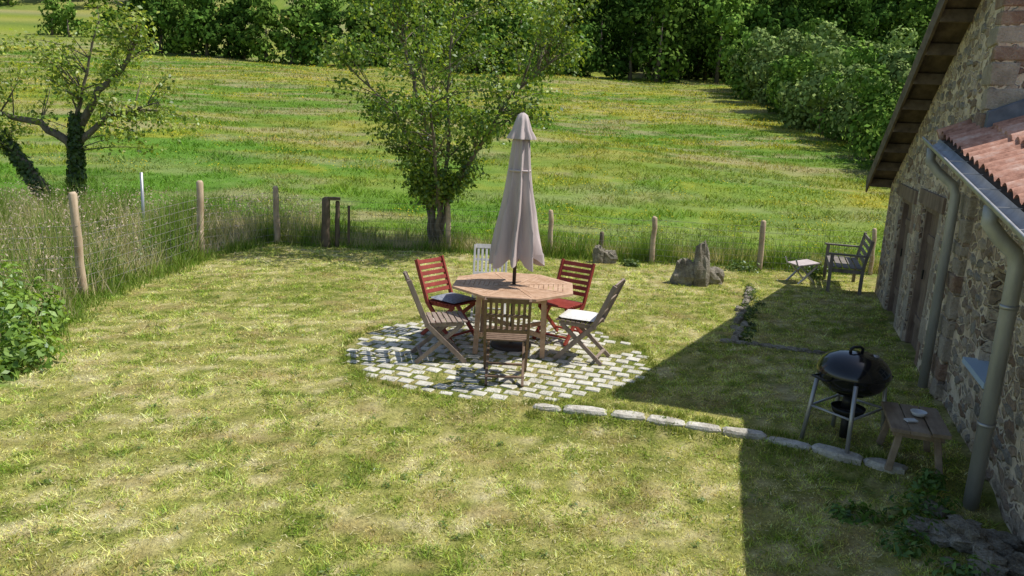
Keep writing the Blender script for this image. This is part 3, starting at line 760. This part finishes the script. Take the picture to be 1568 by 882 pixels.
# ------------------------------------------------------------------ trees
def bez(p0, p1, p2, n=6):
    return [tuple((1-t)**2*np.array(p0)+2*t*(1-t)*np.array(p1)+t*t*np.array(p2)) for t in np.linspace(0, 1, n)]
def tree(name, base, stems, env, ntw, nleaf, lsize, cols, spread=.17, stem_r=.09, sides=8, tw_r=.018):
    E = empty(name, base); mb = MB(); allp = []
    for st in stems:
        pts = [np.array(p, float) for p in st]; fine = []
        for a, b in zip(pts[:-1], pts[1:]):
            for t in np.linspace(0, 1, 5)[:-1]: fine.append(a*(1-t)+b*t+rng.normal(0, .025, 3))
        fine.append(pts[-1]); L = len(fine); r0 = stem_r*rng.uniform(.8, 1.1)
        rad = [r0*(1-.85*i/(L-1)) for i in range(L)]
        mb.tube(fine, rad, BARK, sides); allp += [(f, r) for f, r in zip(fine, rad)][3:]
    AP = np.array([p for p, r in allp]); AR = np.array([r for p, r in allp])
    LC = []; LN = []; LB = []
    for k in range(ntw):
        T = np.array(env())
        d = np.linalg.norm(AP-T, axis=1)+ 1.0*np.maximum(0, AP[:, 2]-T[2]+.35)
        i = int(np.argsort(d)[rng.integers(0, 4)]); S = AP[i]
        mid = (S+T)/2+np.array([0, 0, .12*np.linalg.norm(T-S)])+rng.normal(0, .06, 3)
        pts = bez(S, mid, T, 6); r0 = min(AR[i]*.6, tw_r*(.6+.8*rng.random()))
        mb.tube(pts, [r0*(1-.85*q/5) for q in range(6)], BARK, 5, False)
        pa = np.array(pts)
        m = int(nleaf*rng.uniform(.4, 1.6)); t = rng.beta(2.8, 1.1, m)*5; a = np.minimum(t.astype(int), 4); f = (t-a)[:, None]
        P = pa[a]*(1-f)+pa[a+1]*f
        off = rng.normal(0, spread, (m, 3))*np.array([1,1,.75]); P = P+off
        LC.append(P); LN.append(off/spread*.5+rng.normal(0, .7, (m, 3))+[.3,0,.6]); LB.append(np.full(m, rng.uniform(.65, 1.3)))
    mb.obj('trunk_and_branches', E)
    C = np.concatenate(LC); N = np.concatenate(LN); B = np.concatenate(LB); n = len(C)
    np_mesh('foliage', leaves(C, N, lsize*rng.uniform(.6, 1.3, n), .62), 4, LEAF, pal(n, cols, B), parent=E)
def env_main():
    while True:
        z = rng.uniform(1.0, 6.0); R = np.interp(z, [.9,1.6,2.4,3.1,3.9,5.0,6.0], [.3,.75,1.6,2.6,2.85,2.5,1.3])
        a = rng.random()*6.283; r = R*math.sqrt(rng.uniform(.05, 1)); x = r*math.cos(a)+.14*(z-1); y = r*math.sin(a)*.9
        if mnoise.noise(Vector((x*1.1, y*1.1, z*1.1))) > -.05: return (x, y, z)
tree('fruit_tree', (-1.58, 15.35, -.05), [
    [(0,0,0), (-.05,0,.7), (-.35,.1,1.7), (-.9,.2,2.7), (-1.8,.2,3.5)],
    [(.03,.05,0), (.12,.05,.9), (.2,.1,2.1), (.15,0,3.4), (.25,0,5.2)],
    [(.06,0,0), (.25,-.05,1.0), (.75,-.1,2.0), (1.3,-.2,3.0), (2.3,-.1,3.9)],
    [(-.04,.06,0), (-.2,.2,.8), (-.2,.8,2.0), (-.3,1.3,3.4)],
    [(0,0,1.), (-.2,-.1,2.4), (-.6,-.1,3.6), (-.9,0,5.0)],
    [(.05,-.05,0), (.1,-.3,1.0), (.0,-.9,2.2), (-.2,-1.3,3.5)]],
    env_main, 290, 84, .085, [(.075,.145,.025), (.14,.24,.033), (.22,.32,.045), (.37,.43,.06)], .13, .062)
def env_left():
    c = [(-1.4,0,2.6), (1.3,0,2.5), (2.2,.2,2.2), (1.0,0,4.0), (.3,0,3.4), (-.8,.2,3.7), (-2.3,0,3.1), (1.9,0,3.2), (-1.8,-.3,2.0), (1.6,0,4.3)][rng.integers(0, 10)]
    return tuple(np.array(c)+rng.normal(0, .45, 3)*np.array([1.1,1,.8]))
tree('old_ivy_tree', (-11.0, 19.2, -.3), [
    [(-.3,0,0), (-.75,0,.8), (-1.3,0,1.5), (-2.2,.1,2.6), (-2.6,.1,3.6)],
    [(.15,0,0), (.1,0,1.0), (.25,0,2.0), (.5,0,3.0), (1.0,0,4.6)],
    [(.2,0,1.6), (-.6,0,2.2), (-1.8,0,2.4), (-2.8,0,2.6)],
    [(.25,0,2.0), (.9,0,3.0), (1.6,0,3.7), (1.9,0,4.6)],
    [(.2,0,1.7), (1.1,0,2.4), (2.3,0,2.8)]],
    env_left, 135, 46, .11, [(.13,.22,.03), (.25,.34,.05), (.38,.45,.07), (.5,.53,.12)], .16, .12)
n = 5000; t = rng.random(n); w = rng.random(n) < .5
px = np.where(w, np.interp(t, [0,1], [.15,.3]), np.interp(t, [0,1], [-.3,-1.6])); pz = np.where(w, t*2.4, t*1.9)
a = rng.random(n)*6.28; r = rng.uniform(.12, .25, n)*(1-.3*t); C = np.stack([px+np.cos(a)*r-11, np.sin(a)*r+19.2, pz-.3+rng.normal(0,.05,n)], 1)
np_mesh('ivy', leaves(C, np.stack([np.cos(a), np.sin(a), np.full(n,.5)], 1)+rng.normal(0,.4,(n,3)), .1, .8), 4, LEAF, pal(n, [(.04,.08,.018), (.11,.17,.03)]))

def shrub(name, blobs, n, ls, cols, aspect=.5):
    Cs = []; Ns = []; B = []
    for (x, y, z, rx, ry, rz) in blobs:
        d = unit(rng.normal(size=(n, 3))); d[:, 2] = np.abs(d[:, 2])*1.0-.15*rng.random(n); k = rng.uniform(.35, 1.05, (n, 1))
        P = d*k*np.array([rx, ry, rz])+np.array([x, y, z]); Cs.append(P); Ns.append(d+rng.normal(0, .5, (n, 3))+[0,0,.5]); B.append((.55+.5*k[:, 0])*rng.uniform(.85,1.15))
    C = np.concatenate(Cs); C[:, 2] = np.maximum(C[:, 2], tz(C[:, 0], C[:, 1])+.01)
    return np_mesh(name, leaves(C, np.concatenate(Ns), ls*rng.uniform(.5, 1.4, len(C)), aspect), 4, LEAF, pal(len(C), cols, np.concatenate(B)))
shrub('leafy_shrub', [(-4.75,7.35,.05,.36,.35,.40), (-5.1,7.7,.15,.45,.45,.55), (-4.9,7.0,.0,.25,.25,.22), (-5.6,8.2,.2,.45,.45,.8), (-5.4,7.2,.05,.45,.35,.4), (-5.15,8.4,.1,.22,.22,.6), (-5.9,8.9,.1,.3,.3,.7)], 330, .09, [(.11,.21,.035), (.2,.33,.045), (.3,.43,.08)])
bl = [(rng.uniform(-6.6,-5.75), rng.uniform(9.2,14.5), 0, rng.uniform(.12,.25), rng.uniform(.12,.25), rng.uniform(.3,.7)) for _ in range(12)]
shrub('fence_weeds', bl, 110, .07, [(.09,.17,.03), (.2,.29,.06)], .4)
bl = [(2.98+.33*f*3.3+rng.normal(0,.05), 9.6+3.3*f, .0, .11, .14, rng.uniform(.05,.15)) for f in np.linspace(0, 1, 13)]
shrub('border_plants', bl, 70, .05, [(.05,.1,.02), (.11,.17,.03), (.18,.22,.07)])
shrub('weeds_by_wall', [(2.95,5.15,-.08,.28,.28,.20), (3.2,5.4,-.05,.22,.22,.24), (2.78,4.85,-.08,.2,.22,.12), (3.35,5.7,0,.12,.12,.15), (3.0,4.5,-.08,.22,.2,.18), (2.6,5.3,-.08,.25,.2,.06)], 170, .06, [(.07,.15,.03), (.18,.31,.05)], .4)
shrub('edge_plants', [(4.3,14.6,0,.4,.25,.25), (5.6,14.9,0,.5,.25,.35), (3.5,14.6,0,.3,.2,.2), (5.55,14.2,0,.15,.15,.4), (6.4,15.3,0,.5,.3,.6), (2.2,14.5,0,.2,.15,.15)], 300, .06, [(.07,.14,.025), (.19,.26,.06)])

# far trees
FC = []; FN = []; FS = []; FCol = []
trunks = MB()
def far_tree(x, y, h, w, ls, n, cols, shape=1., lift=-.08, tint=1.):
    z0 = float(tz(x, y)); nb = max(6, int(w*1.7))
    for b in range(nb):
        t = (b+rng.random())/nb; zc = h*(lift+.16+(.80-lift)*t)
        wr = w/2*math.sin(math.pi*min(1, .22+.74*t*shape))
        a = rng.random()*6.28; rr = wr*.75*math.sqrt(rng.random()); br = rng.uniform(.16, .32)*w*(1.1-.4*t)
        c = np.array([x+rr*math.cos(a), y+rr*math.sin(a), z0+zc])
        m = int(n/nb); d = unit(rng.normal(size=(m, 3))); k = rng.uniform(.72, 1.1, (m, 1))*(1+.2*np.sin(d[:, :1]*7+b)*np.sin(d[:, 2:]*6))
        P = c+d*k*br*np.array([1, 1, .8]); P[:, 2] = np.maximum(P[:, 2], z0+.1)
        FC.append(P); FN.append(d+rng.normal(0, .4, (m, 3))); FS.append(np.full(m, ls)*rng.uniform(.6, 1.4, m)); FCol.append(pal(m, cols, np.full(m, tint*rng.uniform(.7, 1.25))))
    trunks.tube([(x, y, z0-.2), (x+rng.normal(0,.2), y, z0+h*.6)], [w*.03+.08, .05], BARK, 5)
def flush(name):
    global FC, FN, FS, FCol, trunks
    E = empty(name); np_mesh('foliage', leaves(np.concatenate(FC), np.concatenate(FN), np.concatenate(FS), .75), 4, LEAF_FAR, np.concatenate(FCol), parent=E)
    trunks.obj('trunks', E); FC = []; FN = []; FS = []; FCol = []; trunks = MB()
G1 = [(.04,.09,.018), (.08,.16,.027), (.12,.21,.037)]
G2 = [(.075,.155,.026), (.145,.255,.042), (.22,.325,.058)]
G3 = [(.12,.18,.055), (.21,.29,.085), (.31,.38,.12)]
for x in np.arange(-47, 9, 2.6):
    h = rng.uniform(5.6, 8.5) if x < -12 else rng.uniform(4.6, 6.4)
    far_tree(x+rng.normal(0,.6), 99+rng.normal(0,1.2), h, rng.uniform(5, 7.5), .45, 2000, [G1, G2][rng.integers(0, 2)], tint=rng.uniform(.65, 1.0))
flush('distant_hedgerow')
for x in np.arange(9, 62, 3.2):
    for row in range(4):
        far_tree(x+rng.normal(0,1.2), 101+row*8+rng.normal(0,2), rng.uniform(9, 13.5)+row*1.2, rng.uniform(6, 9), .55, 1700, [G1, G1, G2, G2][rng.integers(0, 4)], tint=rng.uniform(.45, 1.05))
for x in np.arange(12, 100, 7.):
    for y in (150, 175, 200, 230): far_tree(x+rng.normal(0,3), y+rng.normal(0,5), 15, 12, 1., 1000, G1, tint=.8)
flush('forest')
for k in range(46):
    x = rng.uniform(-150, 10); y = rng.uniform(235, 290); far_tree(x, y, 15, 14, 1.3, 900, [G1, G2][k % 2])
for x in np.arange(-120, -22, 6.): far_tree(x, 172+rng.normal(0,4), rng.uniform(6, 9), 8, .8, 700, G2)
for x in np.arange(-26, 0, 5.): far_tree(x, 150+rng.normal(0,5), rng.uniform(8, 11), 9, .7, 1100, G1, tint=.85)
for x in np.arange(-75, -50, 4.5): far_tree(x, 128+rng.normal(0,2), rng.uniform(3.5, 6), 6, .5, 900, G2)
flush('distant_trees')
for f in np.linspace(0, 1, 26):
    y = 24+66*f**1.15; x = 14.2+8.5*f+rng.normal(0,.3)
    for o in (0, 3.0, 6.5):
        h = (2.7+3.3*f)*rng.uniform(.85, 1.15)+o*.12; far_tree(x+1.6+o, y+rng.normal(0,.8), h, 4.2+1.2*f, .17+.22*f, 2300, [G2, G3, G2][rng.integers(0, 3)], .85, -.1, rng.uniform(.8, 1.1))
flush('hedge')

E = empty('distant_house', (6., 208, float(tz(6, 208)))); mb = MB()
mb.box((0,0,2), (13,8,5), RWALL)
vs = [(-7,-4.6,4.4),(7,-4.6,4.4),(7,4.6,4.4),(-7,4.6,4.4),(-7,0,7.4),(7,0,7.4)]
mb.add(vs, [(0,1,5,4),(2,3,4,5),(1,2,5),(3,0,4)], SLATE)
for x in (-4.5,-1.5,4.): mb.box((x,-4.0,2.4), (1.1,.1,1.5), GLASS)
mb.box((1.3,-4.0,1.4), (1.2,.12,2.4), W_OLD); mb.box((3.5,0,7.6), (.9,.9,1.6), RWALL)
mb.obj('walls_and_roof', E)

# ------------------------------------------------------------------ camera, light, world
th_, r_ = math.radians(12.5), math.radians(3.0)
F = Vector((0, math.cos(th_), -math.sin(th_))); R0 = Vector((1,0,0)); U0 = Vector((0, math.sin(th_), math.cos(th_)))
Rv = R0*math.cos(r_)+U0*math.sin(r_); Uv = U0*math.cos(r_)-R0*math.sin(r_)
cam = bpy.data.objects.new('camera', bpy.data.cameras.new('camera')); col.objects.link(cam)
M = Matrix((Rv, Uv, -F)).transposed().to_4x4(); M.translation = Vector((0,0,2.67)); cam.matrix_world = M
cam.data.lens = 27.55; cam.data.sensor_width = 36; cam.data.clip_end = 2000; cam.data.clip_start = .05
scene.camera = cam
sd = Vector((.625, .075, 1)).normalized()
sun = bpy.data.objects.new('sun', bpy.data.lights.new('sun', 'SUN')); col.objects.link(sun)
sun.data.energy = 5.0; sun.data.angle = math.radians(.5); sun.data.color = (1, .97, .92)
sun.rotation_euler = sd.to_track_quat('Z', 'Y').to_euler(); sun.location = (20, 0, 30)
w = bpy.data.worlds.new('World'); scene.world = w; w.use_nodes = True; nt = w.node_tree
bg = nt.nodes['Background']; sky = nt.nodes.new('ShaderNodeTexSky'); sky.sky_type = 'NISHITA'; sky.sun_disc = False
sky.sun_elevation = math.asin(sd.z); sky.sun_rotation = math.atan2(sd.x, sd.y)
nt.links.new(sky.outputs[0], bg.inputs[0]); bg.inputs[1].default_value = .14
scene.view_settings.view_transform = 'Standard'; scene.view_settings.look = 'None'; scene.view_settings.exposure = 0
